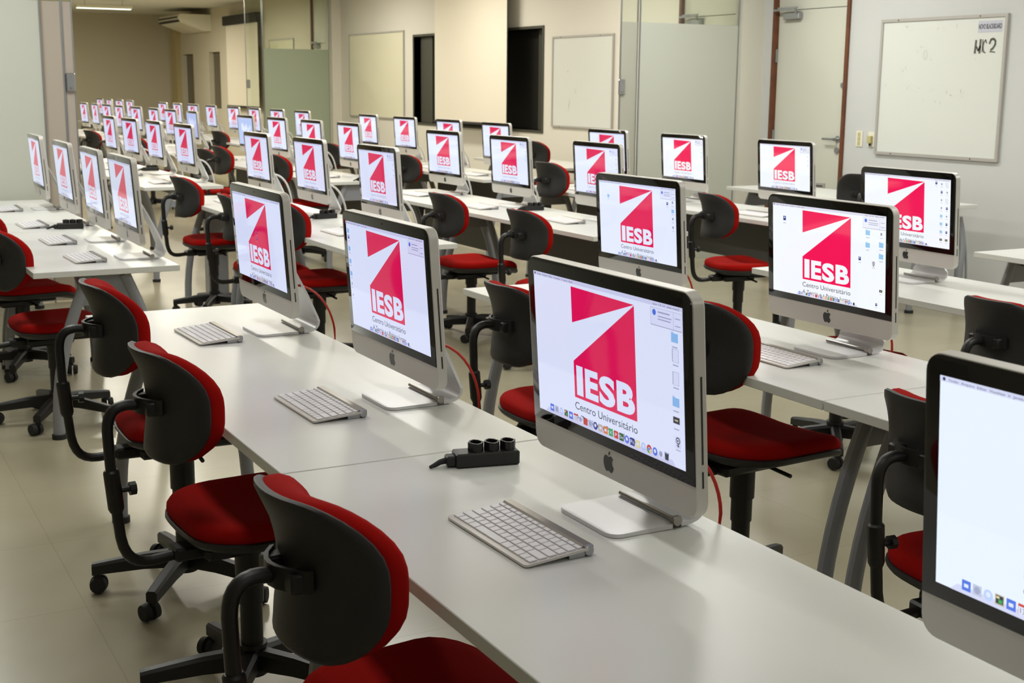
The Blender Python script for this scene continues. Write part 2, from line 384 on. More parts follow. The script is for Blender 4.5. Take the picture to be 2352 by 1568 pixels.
SCR = {
 'centre': screen_mesh('screen', 'centre', right=[('folder', .955, .19, .02), ('doc', .958, .30, .02), ('doc', .958, .44, .02), ('folder', .955, .585, .02), ('photo', .955, .70, .019), ('symbol', .962, .835, .017)]),
 'second': screen_mesh('screen', left=[('folder', .03, .09, .015), ('dark', .03, .15, .014), ('folder', .03, .26, .015), ('folder', .03, .38, .015), ('folder', .03, .50, .015), ('small', .03, .60, .012), ('small', .03, .71, .01)]),
 'third': screen_mesh('screen', left=[('dark', .47, .42, .013), ('dark', .47, .49, .013)], notifier=False),
 'rear_right': screen_mesh('screen', left=[('dark', .115, .16, .018)], right=[('folder', .855, .19, .018), ('folder', .855, .32, .018), ('small', .965, .19, .014), ('folder', .965, .30, .018), ('folder', .965, .42, .018), ('dark', .79, .475, .014), ('symbol', .905, .51, .014), ('photo', .965, .78, .012), ('dark', .93, .93, .011)]),
 'rear_left': screen_mesh('screen', left=[('folder', .13, .20, .014)], right=[('dark', .90, .20, .014), ('small', .965, .18, .016), ('folder', .965, .29, .015), ('small', .965, .39, .016), ('small', .965, .50, .016)]),
 'wall_side': screen_mesh('screen', right=[('dark', .845, .06, .015)] + [(k, .905, .07 + .115 * q, .014) for q, k in enumerate(['small', 'dark', 'small', 'small', 'folder', 'folder', 'folder', 'photo'])] + [(k, .965, .07 + .115 * q, .014) for q, k in enumerate(['doc', 'small', 'doc', 'dark', 'small', 'dark', 'dark', 'photo'])], notifier=False),
 'plain': screen_mesh('screen', right=[('small', .965, .12 + .11 * q, .012) for q in range(4)], notifier=False, detail=False),
 'plain_note': screen_mesh('screen', right=[('small', .965, .22 + .1 * q, .012) for q in range(3)], notifier=True, detail=False),
 'edge': screen_mesh('screen', 'centre', notifier=False),
 'blank': screen_mesh('screen', notifier=False, logo=False, detail=False),
}
APPLE = [(0.0, .30), (.10, .33), (.20, .38), (.30, .37), (.40, .31), (.46, .24), (.37, .16), (.33, .04), (.35, -.08), (.43, -.18), (.48, -.22), (.42, -.36), (.33, -.48), (.24, -.52), (.13, -.48), (.02, -.45), (-.09, -.48), (-.19, -.52), (-.29, -.46), (-.38, -.33), (-.45, -.14), (-.46, .04), (-.42, .20), (-.33, .32), (-.22, .37), (-.10, .34)]
LEAF = [(.02, .40), (.03, .50), (.08, .58), (.16, .64), (.20, .62), (.18, .52), (.12, .44)]
BW, BT, BB = 0.528, 0.45, 0.077     # body width, top and bottom above the desk
CHINZ = 0.1345                       # bottom edge of the black glass
def make_computer():
    root = empty('desktop_computer')
    H = BT - BB; zc = (BT + BB) / 2
    def ring(inset, dx, rad): return [face(y, zc + z, dx) for y, z in rrect(BW - 2 * inset, H - 2 * inset, rad, 6)]
    b = MB()
    b.rings([ring(.001, 0, .0245), ring(0, .0012, .0255), ring(0, .021, .0255), ring(.003, .0245, .024), ring(.03, .030, .03), ring(.09, .043, .05), ring(.15, .048, .03)][::-1])
    b.build('housing', M_alu, root)
    g = MB(); hh = BT - .0022 - CHINZ; zz = CHINZ + hh / 2
    pts = rrect(BW - .0044, hh, (.0235, .0235, 0, 0), 6)
    g.rings([[face(y, zz + z, -.0016) for y, z in pts], [face(y, zz + z, .0008) for y, z in pts]][::-1], cap0=False)
    g.rings([[face(y, zz + z, -.0016) for y, z in pts]] * 1 + [[face(y * .9999, zz + z * .9999, -.00161) for y, z in pts]], cap0=False)
    g.build('bezel', M_bezel, root)
    c = MB(); c.cyl(face(0, BT - .013, -.0018), face(0, BT - .013, -.0022), .0022, n=10); c.build('webcam', M_slot, root)
    s = D.objects.new('screen', SCR['plain']); col.objects.link(s); s.parent = root
    e = MB()
    for out in (APPLE, LEAF): e.prism(out, lambda y, z: face(-y * .034, .107 + z * .034, .0003), lambda y, z: face(-y * .034, .107 + z * .034, -.0006))
    e.build('apple_emblem', M_emblem, root)
    sl = MB(); sl.quad(face(-BW / 2 - .0004, .315, .011), face(-BW / 2 - .0004, .315, .0145), face(-BW / 2 - .0004, .17, .0145), face(-BW / 2 - .0004, .17, .011))
    sl.build('disc_slot', M_slot, root, smooth=0)
    sl = MB(); sl.quad(face(-BW / 2 - .0004, .158, .011), face(-BW / 2 - .0004, .158, .0145), face(-BW / 2 - .0004, .13, .0145), face(-BW / 2 - .0004, .13, .011))
    sl.build('card_slot', M_slot, root, smooth=0)
    # stand: one bent sheet
    prof = [(-.048, .0045), (-.046, .006), (.095, .0065)] + bez((.10, .0065), (.135, .0065), (.150, .016), (.146, .048), 8) + [(.120, .115), (.085, .19), (.052, .255)]
    st = MB(); rr = []; wd = .094
    for k, (x, z) in enumerate(prof):
        p0 = Vector(prof[max(k - 1, 0)]); p1 = Vector(prof[min(k + 1, len(prof) - 1)]); d = (p1 - p0).normalized(); n = Vector((-d.y, d.x)); th = .0035
        rr.append((Vector((x, z)) + n * th, Vector((x, z)) - n * th))
    ys = [-wd, wd]
    ring_ = []
    for k, (a, b2) in enumerate(rr):
        ww = wd - (0.0 if k > 1 else (.022 if k == 0 else .016))
        if k > 10: ww = wd - .012 * (k - 10)
        ring_.append([(a.x, -ww, a.y), (a.x, ww, a.y), (b2.x, ww, b2.y), (b2.x, -ww, b2.y)])
    # rounded front corners
    ext = []
    for t in range(6):
        an = PI / 2 * t / 5; x = -.048 + .024 * (1 - math.sin(an)); ww = wd - .026 * (1 - math.cos(an))
        ext.append((x, ww))
    ext = ext[::-1]
    front = [[(x, -ww, .0075), (x, ww, .0075), (x, ww, .0008), (x, -ww, .0008)] for x, ww in reversed(ext)]
    front = sorted(front, key=lambda q: q[0][0])
    ring_[2] = [(.095, -wd, .0095), (.095, wd, .0095), (.095, wd, .0008), (.095, -wd, .0008)]
    st.rings(front + ring_[2:]); st.build('stand', M_alu2, root, smooth=40)
    lb = MB(); lb.cyl((.088, -.094, .0145), (.088, .088, .0145), .0042, n=12); lb.cyl((.088, -.098, .0145), (.088, -.094, .0145), .009, n=12); lb.box(.080, .098, -.094, -.082, .001, .02)
    lb.build('lock_bar', M_bar, root)
    return root
comp0 = make_computer(); remember(comp0)
# cable parts hanging from the back of a computer
def cable_mesh():
    mb = MB(); mb.tube(bez((.05, .02, .17), (.17, .02, .20), (.215, .02, .10), (.225, .015, -.02), 10) + [(.222, .012, -.045), (.15, .0, -.06)], .0065, 8, ref=(0, 1, 0)); return mb.mesh('power_cable', M_wcable)
CAB = cable_mesh()
def lan_mesh():
    mb = MB(); mb.tube(bez((.05, -.05, .15), (.16, -.06, .16), (.20, -.07, .06), (.21, -.06, .0), 10) + [(.215, -.05, -.035), (.15, -.03, -.045)], .0035, 8, ref=(0, 1, 0)); return mb.mesh('network_cable', M_rcable)
LAN = lan_mesh()

ROWN = {'A': 'front row', 'B': 'second row', 'C': 'third row', 'D': 'fourth row'}
ORD = ['nearest', 'second', 'third', 'farthest']
def comp_label(row, block, k):
    rn = {'A': 'front', 'B': 'second', 'C': 'third', 'D': 'fourth'}[row]
    bn = {1: 'foreground desks', 2: 'desks just before the glass wall', 3: 'desks just beyond the glass wall', 4: 'desks at mid distance beyond the glass', 5: 'far desks beyond the glass', 6: 'desks by the far end wall'}[block]
    return f'silver computer, {ORD[k]} one in the {rn} row of {bn}'
def place_computer(row, block, k, x, y, yaw=0.0, scr='plain', bright=(.8, .83, .98), cable=True, lan=False, first=[True]):
    c = comp0 if first[0] else copy_tree(comp0); first[0] = False
    c.location = (x, y, ZD + 0.0002); c.rotation_euler.z = R(yaw)
    tag(c, comp_label(row, block, k), 'computer', f'all-in-one computers in the {ROWN[row]}')
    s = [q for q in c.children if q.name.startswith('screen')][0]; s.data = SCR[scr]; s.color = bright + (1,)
    if cable:
        o = D.objects.new('power_cable', CAB); col.objects.link(o); o.parent = c
    if lan:
        o = D.objects.new('network_cable', LAN); col.objects.link(o); o.parent = c
    if block == 3 or block >= 4:
        for q in list(c.children):
            if q.name.split('.')[0] in ('webcam', 'card_slot', 'lock_bar', 'network_cable'): D.objects.remove(q)
    return c
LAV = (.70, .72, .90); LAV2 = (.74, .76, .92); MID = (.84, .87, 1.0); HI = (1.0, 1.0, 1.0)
COMPS = [
 ('A', 1, 0, 0.0, -1.011, 0, 'edge', (.90, .95, 1.05)), ('A', 1, 1, 0.0, 0.0, 0, 'centre', LAV2), ('A', 1, 2, 0.012, 1.002, 0, 'second', LAV), ('A', 1, 3, 0.02, 2.031, 0, 'third', LAV),
 ('B', 1, 1, 1.40, -1.00, 0, 'plain', HI), ('B', 1, 2, 1.388, 0.998, 0, 'rear_right', HI), ('B', 1, 3, 1.412, 2.024, 1.0, 'rear_left', MID),
 ('C', 1, 2, 2.69, .98, 0, 'wall_side', HI), ('C', 1, 3, 2.68, 1.99, -1.2, 'wall_side', HI),
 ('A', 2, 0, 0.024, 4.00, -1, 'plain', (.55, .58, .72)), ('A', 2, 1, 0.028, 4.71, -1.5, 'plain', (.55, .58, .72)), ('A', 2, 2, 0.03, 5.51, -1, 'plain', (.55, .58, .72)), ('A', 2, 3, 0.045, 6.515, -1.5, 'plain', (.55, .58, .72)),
 ('B', 2, 0, 1.445, 4.518, 0, 'plain_note', LAV2), ('B', 2, 1, 1.436, 5.541, 0, 'plain', LAV2), ('B', 2, 2, 1.428, 6.529, -.5, 'plain', LAV2),
 ('C', 2, 0, 2.82, 4.561, -1, 'plain_note', MID), ('C', 2, 1, 2.77, 5.53, 0, 'plain_note', MID), ('C', 2, 2, 2.80, 6.577, 1, 'plain', MID),
 ('D', 2, 0, 4.10, 4.44, -1, 'plain_note', HI), ('D', 2, 1, 4.09, 5.49, -1, 'plain_note', HI), ('D', 2, 2, 4.12, 6.50, 0, 'plain', MID),
 ('B', 3, 0, 1.43, 8.40, .5, 'plain', LAV), ('B', 3, 1, 1.43, 9.38, 0, 'plain', LAV), ('B', 3, 2, 1.42, 10.25, 2, 'plain', LAV), ('B', 3, 3, 1.42, 11.13, 0, 'plain', LAV),
 ('C', 3, 0, 2.86, 8.56, -1, 'plain', MID), ('C', 3, 1, 2.84, 9.42, 0, 'plain', MID), ('C', 3, 2, 2.83, 10.36, 1, 'plain', MID), ('C', 3, 3, 2.80, 11.27, 0, 'blank', MID),
 ('D', 3, 0, 4.13, 8.32, 0, 'plain', MID), ('D', 3, 1, 4.2, 9.42, 0, 'plain', MID), ('D', 3, 2, 4.2, 10.45, 1, 'plain', MID), ('D', 3, 3, 4.23, 11.50, -1, 'plain', MID),
]
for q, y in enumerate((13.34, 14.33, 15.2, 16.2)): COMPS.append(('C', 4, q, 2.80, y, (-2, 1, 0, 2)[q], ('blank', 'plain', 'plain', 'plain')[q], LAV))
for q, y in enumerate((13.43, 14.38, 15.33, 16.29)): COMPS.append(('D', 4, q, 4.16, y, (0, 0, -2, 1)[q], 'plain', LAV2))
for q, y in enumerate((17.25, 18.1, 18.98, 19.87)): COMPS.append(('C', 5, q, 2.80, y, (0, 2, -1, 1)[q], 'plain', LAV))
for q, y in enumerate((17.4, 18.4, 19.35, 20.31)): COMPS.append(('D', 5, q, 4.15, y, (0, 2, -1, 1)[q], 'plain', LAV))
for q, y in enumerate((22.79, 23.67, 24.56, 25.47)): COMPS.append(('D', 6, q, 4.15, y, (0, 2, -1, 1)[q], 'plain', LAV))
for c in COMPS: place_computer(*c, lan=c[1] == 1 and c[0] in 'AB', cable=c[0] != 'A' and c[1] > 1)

# ------------------------------------------------------------------ keyboards
KROWS = [[1.0] * 14, [1.0] * 13 + [1.45], [1.45] + [1.0] * 13, [1.7] + [1.0] * 11 + [1.75], [2.2] + [1.0] * 10 + [2.25], [1.0, 1.0, 1.0, 1.3, 4.9, 1.3, 1.0, 1.0, 1.0, 1.0]]
def kb_keys():
    out = []; Wd = .272; x0 = .047
    for r, row in enumerate(KROWS):
        h = .0095 if r == 0 else .0168
        x1 = x0 - h; tot = sum(row); y = Wd / 2
        for wk in row:
            wy = wk / tot * Wd; out.append((x1 + .0008, x0 - .0008, y - wy + .0014, y - .0014)); y -= wy
        x0 = x1 - .0016
    return out
def kbz(x): return .0062 + (x + .06) / .12 * .0095
def make_keyboard(full):
    root = empty('keyboard')
    b = MB(); o = rrect(.128, .282, .008, 4)
    b.rings([[(x - .001, y, kbz(x) - .0042) for x, y in o], [(x - .001, y, kbz(x)) for x, y in o]]); b.build('deck', M_alu, root)
    bt = MB(); bt.box(.046, .069, -.139, .139, .0004, .0195, c=.004); bt.build('battery_tube', M_bar, root)
    cp = MB(); cp.cyl((.0578, -.139, .0100), (.0578, -.1408, .0100), .0082, n=16); cp.build('battery_cap', M_chrome, root)
    ft = MB(); ft.box(.02, .05, -.138, -.128, .0004, .0105); ft.box(.02, .05, .128, .138, .0004, .0105); ft.build('foot', M_chrome, root)
    keys = kb_keys()
    if full:
        for (xa, xb, ya, yb) in keys:
            k = MB(); k.box(xa, xb, ya, yb, 0, .0026, c=.0006)
            k.v = [(x, y, z + kbz(x) - .0002) for x, y, z in k.v]; k.build('key', M_key, root, smooth=0)
    else:
        k = MB()
        for (xa, xb, ya, yb) in keys: k.box(xa, xb, ya, yb, 0, .0026)
        k.v = [(x, y, z + kbz(x) - .0002) for x, y, z in k.v]; k.build('key_rows', M_key, root, smooth=0)
    return root
kbf = make_keyboard(True); remember(kbf); kbs = make_keyboard(False); remember(kbs); kfirst = {True: True, False: True}
def place_keyboard(full, x, y, rz, label, group='white keyboards in front of the computers'):
    k = (kbf if full else kbs) if kfirst[full] else copy_tree(kbf if full else kbs); kfirst[full] = False
    k.location = (x, y, ZD + .0002); k.rotation_euler.z = R(rz); tag(k, label, 'keyboard', group)
RN = {'A': 'front', 'B': 'second', 'C': 'third', 'D': 'fourth'}
for c in COMPS:
    row, bl, k, x, y = c[:5]
    if bl > 3 or (row, bl, k) in (('A', 1, 0), ('B', 1, 1), ('C', 1, 2)): continue
    full = (row, bl) in (('A', 1), ('B', 1)) and not (row == 'B' and k == 3)
    lab = {1: 'foreground', 2: 'middle', 3: 'far'}[bl]
    if row == 'A': kx, ky, rz = x - .183, y - .005 + {1: 0, 2: .02, 3: .0}.get(k, 0) * (bl == 1), random.uniform(-1.5, 1.5) + (2 if bl == 1 else 0)
    else: kx, ky, rz = x - .21, y + .02, random.uniform(-4, 4)
    if (row, bl, k) == ('B', 1, 2): kx, ky, rz = 1.20, 1.005, 0
    if bl == 2 and row == 'A': ky = y + .02
    place_keyboard(full, kx, ky, rz, f'white keyboard before the {ORD[k]} computer, {RN[row]} row, {lab} desks')

# ------------------------------------------------------------------ desks
def make_desk(name_len, panel=False):
    L = name_len; root = empty('computer_desk')
    x0, x1 = -.425, .172
    t = MB(); t.box(x0, x1, 0, L, ZD - .025, ZD, c=.0015); t.build('tabletop', [M_desk], root)
    for sy, y in ((1, .05), (-1, L - .05)):
        for sx in (-1, 1):
            xm = -.127
            path = bez((xm + sx * .075, y, ZD - .03), (xm + sx * .165, y, ZD - .24), (xm + sx * .225, y, ZD - .42), (xm + sx * .225, y, .02), 9)
            l = MB(); l.tube(path, .024, 12, ref=(0, 1, 0), rb=.02); lo = l.build('leg', M_steel, root)
            f = MB(); f.cyl((xm + sx * .225, y, 0), (xm + sx * .225, y, .02), .03, n=14); f.build('foot_cap', M_rubber, lo)
        p = MB(); xm = -.127
        ya, yb = y - .006, y + .006
        q = [(xm - .09, ZD - .026), (xm + .09, ZD - .026), (xm + .145, ZD - .155), (xm - .145, ZD - .155)]
        p.rings([[(a, ya, b) for a, b in q], [(a, yb, b) for a, b in q]]); p.build('end_panel', M_steel, root, smooth=0)
    bm = MB(); bm.box(-.16, -.10, .057, L - .057, ZD - .075, ZD - .026); bm.build('cross_beam', M_dsteel, root)
    if panel:
        mp = MB(); mp.box(.05, .066, .09, L - .09, ZD - .34, ZD - .026); mp.build('modesty_panel', M_dsteel, root)
    return root
DCACHE = {}
def place_desk(x, y0, L, label, panel=False, row='A'):
    key = (round(L, 2), panel)
    if key not in DCACHE: d = make_desk(L, panel); remember(d); DCACHE[key] = d
    else: d = copy_tree(DCACHE[key])
    d.location = (x, y0, 0); tag(d, label, 'desk', f'white desks of the {RN.get(row, "wall side")} row'); return d
RX = {'A': 0.0, 'B': 1.40, 'C': 2.79, 'D': 4.13}
for r in 'ABCD':
    fore = [(.535, 'seam side'), (-1.5, 'camera side')]
    if r == 'A': fore.append((-3.535, 'x'))
    n = 0
    for y0, _ in fore:
        if r == 'A': lab = ['white desk with two computers and keyboards, front row, starting the foreground', 'large white desk in the lower right carrying the power strip', 'white desk end running out past the lower right corner'][n]
        elif r == 'B': lab = ['white desk of the second foreground row under two computers', 'white desk joined at the seam right of the second row computer'][n]
        elif r == 'C': lab = ['white desk under the computer in front of the right wall', 'white desk leaving the frame at the right edge, third row'][n]
        else: lab = ['white desk corner peeking in at the right edge below the wall', 'white fourth-row desk nearest the camera side'][n]
        if r in 'BCD' and n == 1 and r != 'B': n += 1; continue
        place_desk(RX[r], y0, 2.03, lab, False, r); n += 1
MID_D = {'A': [(3.67, 1.55), (5.225, 1.98)], 'B': [(3.88, 2.03), (5.915, 1.2)], 'C': [(3.86, 2.03), (5.895, 1.2)], 'D': [(3.9, 2.03), (5.935, 1.2)]}
for r in 'ABCD':
    for n, (y0, L) in enumerate(MID_D[r]):
        place_desk(RX[r] + (.02 if r == 'B' else 0), y0, L, f'white desk, {("near", "rear")[n]} one of the {RN[r]} row just before the glass wall', r in 'CD', r)
for r in 'BCD':
    for n, y0 in enumerate({'B': (7.98, 10.0), 'C': (8.0, 10.02), 'D': (7.8, 9.9)}[r]):
        place_desk(RX[r] + .03, y0, 2.0, f'white desk, {("near", "rear")[n]} one of the {RN[r]} row just beyond the glass wall', r != 'B', r)
for r in 'CD':
    for n, y0 in enumerate((12.85, 14.85, 16.87, 18.88)):
        place_desk(RX[r] + .03, y0, 1.98, f'white desk far beyond the glass, {RN[r]} row, {("nearest", "second", "third", "farthest")[n]}', False, r)
for n, y0 in enumerate((22.3, 24.32)): place_desk(4.16, y0, 1.98, f'white desk by the far end wall, {("nearer", "farther")[n]} of two', False, 'D')
place_desk(5.62, 4.45, 2.0, 'white desk against the right wall below the whiteboard', False, 'E')
place_desk(5.62, 8.9, 2.0, 'white desk against the right wall below the dark window', False, 'E')

# ------------------------------------------------------------------ chairs
def pad_shape(mb, w_, h_, r_, layers, warp, n=7):
    # closed cushion: layers = [(inset, depth), ...] from back centre to front centre
    rings = []
    for ins, dpt in layers:
        sx = max(w_ - 2 * ins, .004); sy = max(h_ - 2 * ins, .004); rr = max(min(r_ - ins * .6, sx / 2 - .001, sy / 2 - .001), .001)
        pts = rrect(sx, sy, rr, n); out = []
        for k, p in enumerate(pts):          # intermediate points on the straight sides so that they bend too
            out.append(p)
            if k % (n + 1) == n:
                q = pts[(k + 1) % len(pts)]
                out += [(p[0] + (q[0] - p[0]) * t / 6, p[1] + (q[1] - p[1]) * t / 6) for t in range(1, 6)]
        rings.append([warp(a, b, dpt) for a, b in out])
    mb.rings(rings)
def make_chair():
    root = empty('task_chair')
    # five-star base
    hb = MB(); hb.cyl((0, 0, .055), (0, 0, .125), .036, .030, n=16); hb.cyl((0, 0, .125), (0, 0, .135), .036, .036, n=16); hb.build('base_hub', M_blackp, root)
    for k in range(5):
        a = 2 * PI * k / 5 + .35; ca, sa = math.cos(a), math.sin(a)
        L = MB(); rr = []
        for (d, z, hw, hh) in ((.02, .096, .021, .026), (.12, .092, .019, .022), (.24, .078, .017, .017), (.268, .074, .016, .016)):
            rr.append([(ca * d - sa * s * hw * tt, sa * d + ca * s * hw * tt, z + v * hh) for s, v, tt in ((-1, -1, 1), (1, -1, 1), (1, .6, 1), (.6, 1, 1), (-.6, 1, 1), (-1, .6, 1))])
        L.rings(rr); L.cyl((ca * .255, sa * .255, .045), (ca * .255, sa * .255, .088), .012, n=10)
        lo = L.build('base_arm', M_blackp, root)
        c = MB(); t = a + 1.1 + k; ct, st = math.cos(t), math.sin(t); px, py = ca * .265 + .014 * ct, sa * .265 + .014 * st
        for s in (-1, 1):
            c.cyl((px - st * s * .006, py + ct * s * .006, .027), (px - st * s * .024, py + ct * s * .024, .027), .0265, .023, n=16)
        c.build('caster', M_rubber, lo)
    g = MB(); g.cyl((0, 0, .12), (0, 0, .24), .027, n=16); g.cyl((0, 0, .24), (0, 0, .31), .031, n=16); g.cyl((0, 0, .31), (0, 0, .40), .036, n=16); g.build('gas_column', M_blackp, root)
    # mechanism
    m = MB(); m.box(-.13, .07, -.07, .07, .352, .388, c=.01); m.box(-.19, -.10, -.03, .03, .352, .385, c=.006); m.cyl((.02, -.07, .37), (.02, -.17, .362), .006, n=8)
    m.box(.0, .16, -.05, .05, .365, .39, c=.006); m.build('seat_mechanism', M_blackp, root)
    def swarp(a, b, d):      # a sideways(y), b forward(x)
        z = .02 * (a / .22) ** 2 - .035 * max(0, (b - .08) / .14) ** 2
        z += .012 * max(0, (-b - .1) / .12) ** 2
        return (b + .04, -a, .395 + z + d)
    s = MB(); pad_shape(s, .435, .42, .13, [(.10, -.008), (.03, -.006), (.006, .0), (0, .008), (.0, .016), (.006, .02), (.05, .02)], swarp); s.build('seat_shell', M_shell, root, smooth=50)
    s = MB(); pad_shape(s, .428, .414, .13, [(.06, .016), (.004, .017), (0, .024), (0, .038), (.006, .05), (.02, .058), (.06, .062), (.13, .060), (.19, .058)], swarp); s.build('seat_cushion', M_red, root, smooth=60)
    # back
    def bwarp(a, b, d):      # a sideways, b up, d forward
        x = -.190 + d + .066 * abs(a / .17) ** 2.0 - .046 * (b / .13) ** 2 * (1 if b > 0 else .35)
        return (x, a, .735 + b)
    def order(l): return l
    s = MB(); pad_shape(s, .338, .260, .098, [(.125, .0), (.09, .0), (.06, .0), (.035, .0), (.010, .003), (.002, .009), (0, .016), (.003, .022), (.04, .022)], bwarp); s.build('back_shell', M_shell, root, smooth=50)
    s = MB(); pad_shape(s, .332, .254, .095, [(.06, .018), (.003, .019), (0, .03), (0, .046), (.006, .060), (.02, .070), (.05, .075), (.09, .075), (.125, .075)], bwarp); s.build('back_cushion', M_red, root, smooth=60)
    br = MB()
    arc = [(-.222 + .035 * (t / .07) ** 2, t, .735) for t in (-.07, -.045, -.02, 0, .02, .045, .07)]
    br.rings([[(x - .004, y, .717), (x + .004, y, .717), (x + .004, y, .753), (x - .004, y, .753)] for x, y, z in arc])
    br.box(-.215, -.17, -.062, -.03, .715, .748, c=.004); br.box(-.215, -.17, .03, .062, .715, .748, c=.004)
    br.build('back_bracket', M_blackp, root, smooth=40)
    path = [(-.222, 0, .733), (-.240, 0, .735)] + bez((-.25, 0, .735), (-.277, 0, .732), (-.288, 0, .715), (-.289, 0, .68), 6) + [(-.286, 0, .60), (-.278, 0, .50)] + bez((-.274, 0, .46), (-.270, 0, .37), (-.24, 0, .355), (-.18, 0, .362), 8) + [(-.10, 0, .368)]
    tb = MB(); tb.tube(path, .0125, 12, ref=(0, 1, 0), rb=.0145); tb.build('back_tube', M_blackp, root, smooth=60)
    sv = MB(); sv.tube([(-.2855, 0, .59), (-.285, 0, .585), (-.278, 0, .50), (-.277, 0, .49)], [.0145, .0185, .0185, .0145], 12); sv.build('tube_sleeve', M_blackp, root)
    kb = MB(); kb.cyl((-.27, 0, .54), (-.244, 0, .54), .007, n=8); kb.cyl((-.246, 0, .54), (-.232, 0, .54), .016, n=8); kb.build('adjustment_knob', M_blackp, root)
    return root
chair0 = make_chair(); remember(chair0)
UPPER = ('seat_', 'back_', 'tube_', 'adjustment')
# (pad x, pad y, yaw, base turn, lift, label)
CHAIRS = [
 (-.505, 1.83, -1, 0, .07, 'red task chair seen from behind, farthest of the three along the front desk'),
 (-.538, 1.045, 4, 0, .03, 'red task chair seen from behind, middle one of three along the front desk'),
 (-.585, -.06, 6, 0, .015, 'large red task chair at the bottom edge, closest to the camera'),
 (.73, 1.74, 0, 0, 0, 'red task chair half hidden left of the large centre computer'),
 (.915, .99, 5, 0, .05, 'red task chair right of the large centre computer, seat fully in view'),
 (.89, .11, -4, 0, -.035, 'red task chair partly hidden by the computer at the right edge'),
 (2.02, .93, -2, 0, -.02, 'red task chair at the right edge before the third row desk'),
 (3.38, 4.22, -8, 0, .02, 'red task chair standing alone left of the right-hand computers'),
 (2.04, 4.045, 2, 0, -.01, 'red task chair leaning at the near end of the middle third-row desk'),
 (2.06, 5.056, 3, 0, 0, 'red task chair with wide seat before the third-row middle computer'),
 (3.60, 6.52, 8, 0, .07, 'red task chair back beside the fourth-row desk left of the glass door'),
 (4.86, 9.0, 10, 0, .11, 'red task chair back small below the dark window'),
 (.93, 4.58, 4, 0, .03, 'red task chair right behind the farthest foreground front-row computer'),
 (.90, 5.43, -6, 0, 0, 'red task chair with a bent black tube behind the left foreground computer'),
 (.91, 6.52, 5, 0, .03, 'red task chair in the aisle left of the second-row computers'),
 (2.195, 10.75, 14, 0, 0, 'red task chair back small beyond the glass, left of a rounder one'),
 (2.13, 9.95, 2, 0, .06, 'red task chair back small beyond the glass, fully visible round back'),
 (-.50, 4.02, 6, 0, .0, 'red task chair cut by the left edge, at the left-hand desk corner'),
 (-.47, 5.12, 12, 0, 0, 'red task chair sliver at the left edge behind another'),
 (3.66, 15.40, 16, 0, 0, 'red task chair tiny in the far room centre left'),
 (3.60, 9.14, 16, 0, 0, 'red task chair back behind the computers in the fourth row beyond the glass'),
 (3.62, 11.1, 10, 0, .02, 'red task chair sliver between computers beyond the glass'),
 (2.28, 8.77, 0, 0, .04, 'red task chair with black back turned straight to the camera beyond the glass'),
 (2.15, 16.1, 16, 0, 0, 'red task chair tiny by the left glass panel, outer of two'),
 (2.2, 15.1, 4, 0, .02, 'red task chair tiny by the left glass panel, inner of two'),
 (2.25, 13.9, 12, 0, 0, 'red task chair sliver right of the two by the left glass panel'),
 (5.01, 4.74, 42, 0, .06, 'dark backed task chair against the right wall behind a computer'),
 (2.25, 2.10, -4, 0, -.02, 'red task chair whose seat shows under the right-hand foreground computer'),
 (3.45, 1.55, 0, 0, 0, 'red task chair sliver at the right frame edge below the whiteboard'),
]
for n, (px, py, yaw, bt, lift, label) in enumerate(CHAIRS):
    c = chair0 if n == 0 else copy_tree(chair0)
    cx, cy = math.cos(R(yaw)), math.sin(R(yaw))
    c.location = (px + .20 * cx, py + .20 * cy, 0); c.rotation_euler.z = R(yaw)
    tag(c, label, 'chair', 'red and black swivel chairs')
    for q in c.children:
        if q.name.startswith(UPPER): q.location.z = lift
        if q.name.startswith(('back_', 'tube_', 'adjustment')): q.location.x = -.035

# ------------------------------------------------------------------ power strips
def make_strip():
    root = empty('power_strip')
    b = MB(); b.box(-.065, .068, -.024, .024, .0005, .030, c=.003); b.box(-.083, -.063, -.014, .014, .002, .024, c=.003); b.build('strip_body', M_blackp, root)
    for k in range(3):
        s = MB(); cx = -.02 + k * .034
        o = [(cx + a * .0165 * (1 if abs(math.sin(t)) < .5 else .8), bb * .021) for t, a, bb in ((PI * j / 8 * 2, math.cos(PI * j / 8 * 2), math.sin(PI * j / 8 * 2)) for j in range(8))]
        i_ = [(cx + (x - cx) * .78, y * .78) for x, y in o]
        s.rings([[(x, y, .028) for x, y in o], [(x, y, .048) for x, y in o], [(x, y, .048) for x, y in i_], [(x, y, .034) for x, y in i_]]); s.build('socket', M_blackp, root, smooth=20)
    t = MB(); t.tube([(-.082, 0, .013), (-.095, -.002, .011), (-.108, -.006, .006), (-.118, -.01, .004)], [.007, .006, .005, .0035], 8, ref=(0, 0, 1)); t.build('strip_cord', M_rubber, root)
    return root
ps0 = make_strip(); remember(ps0)
for n, (x, y, rz, lab) in enumerate([(-.03, .415, -12, 'black three-socket power strip on the foreground desk beside the seam'), (1.43, 5.30, 8, 'black power strip behind the second-row computer left of centre'), (0.01, 5.32, -10, 'black power strip on the left-hand desk between keyboards'),
        (2.79, 5.27, -5, 'black power strip on the third-row desk under a white cable'), (1.50, 9.9, 0, 'black power strip tiny on the second-row desk beyond the glass'), (4.02, 7.9, 20, 'black power strip tiny on the fourth-row desk beyond the glass'), (2.80, 8.05, 0, 'black power strip tiny on the third-row desk beyond the glass')]):
    p = ps0 if n == 0 else copy_tree(ps0); p.location = (x, y, ZD + .0002); p.rotation_euler.z = R(rz); tag(p, lab, 'power strip', 'black power strips on the desks')

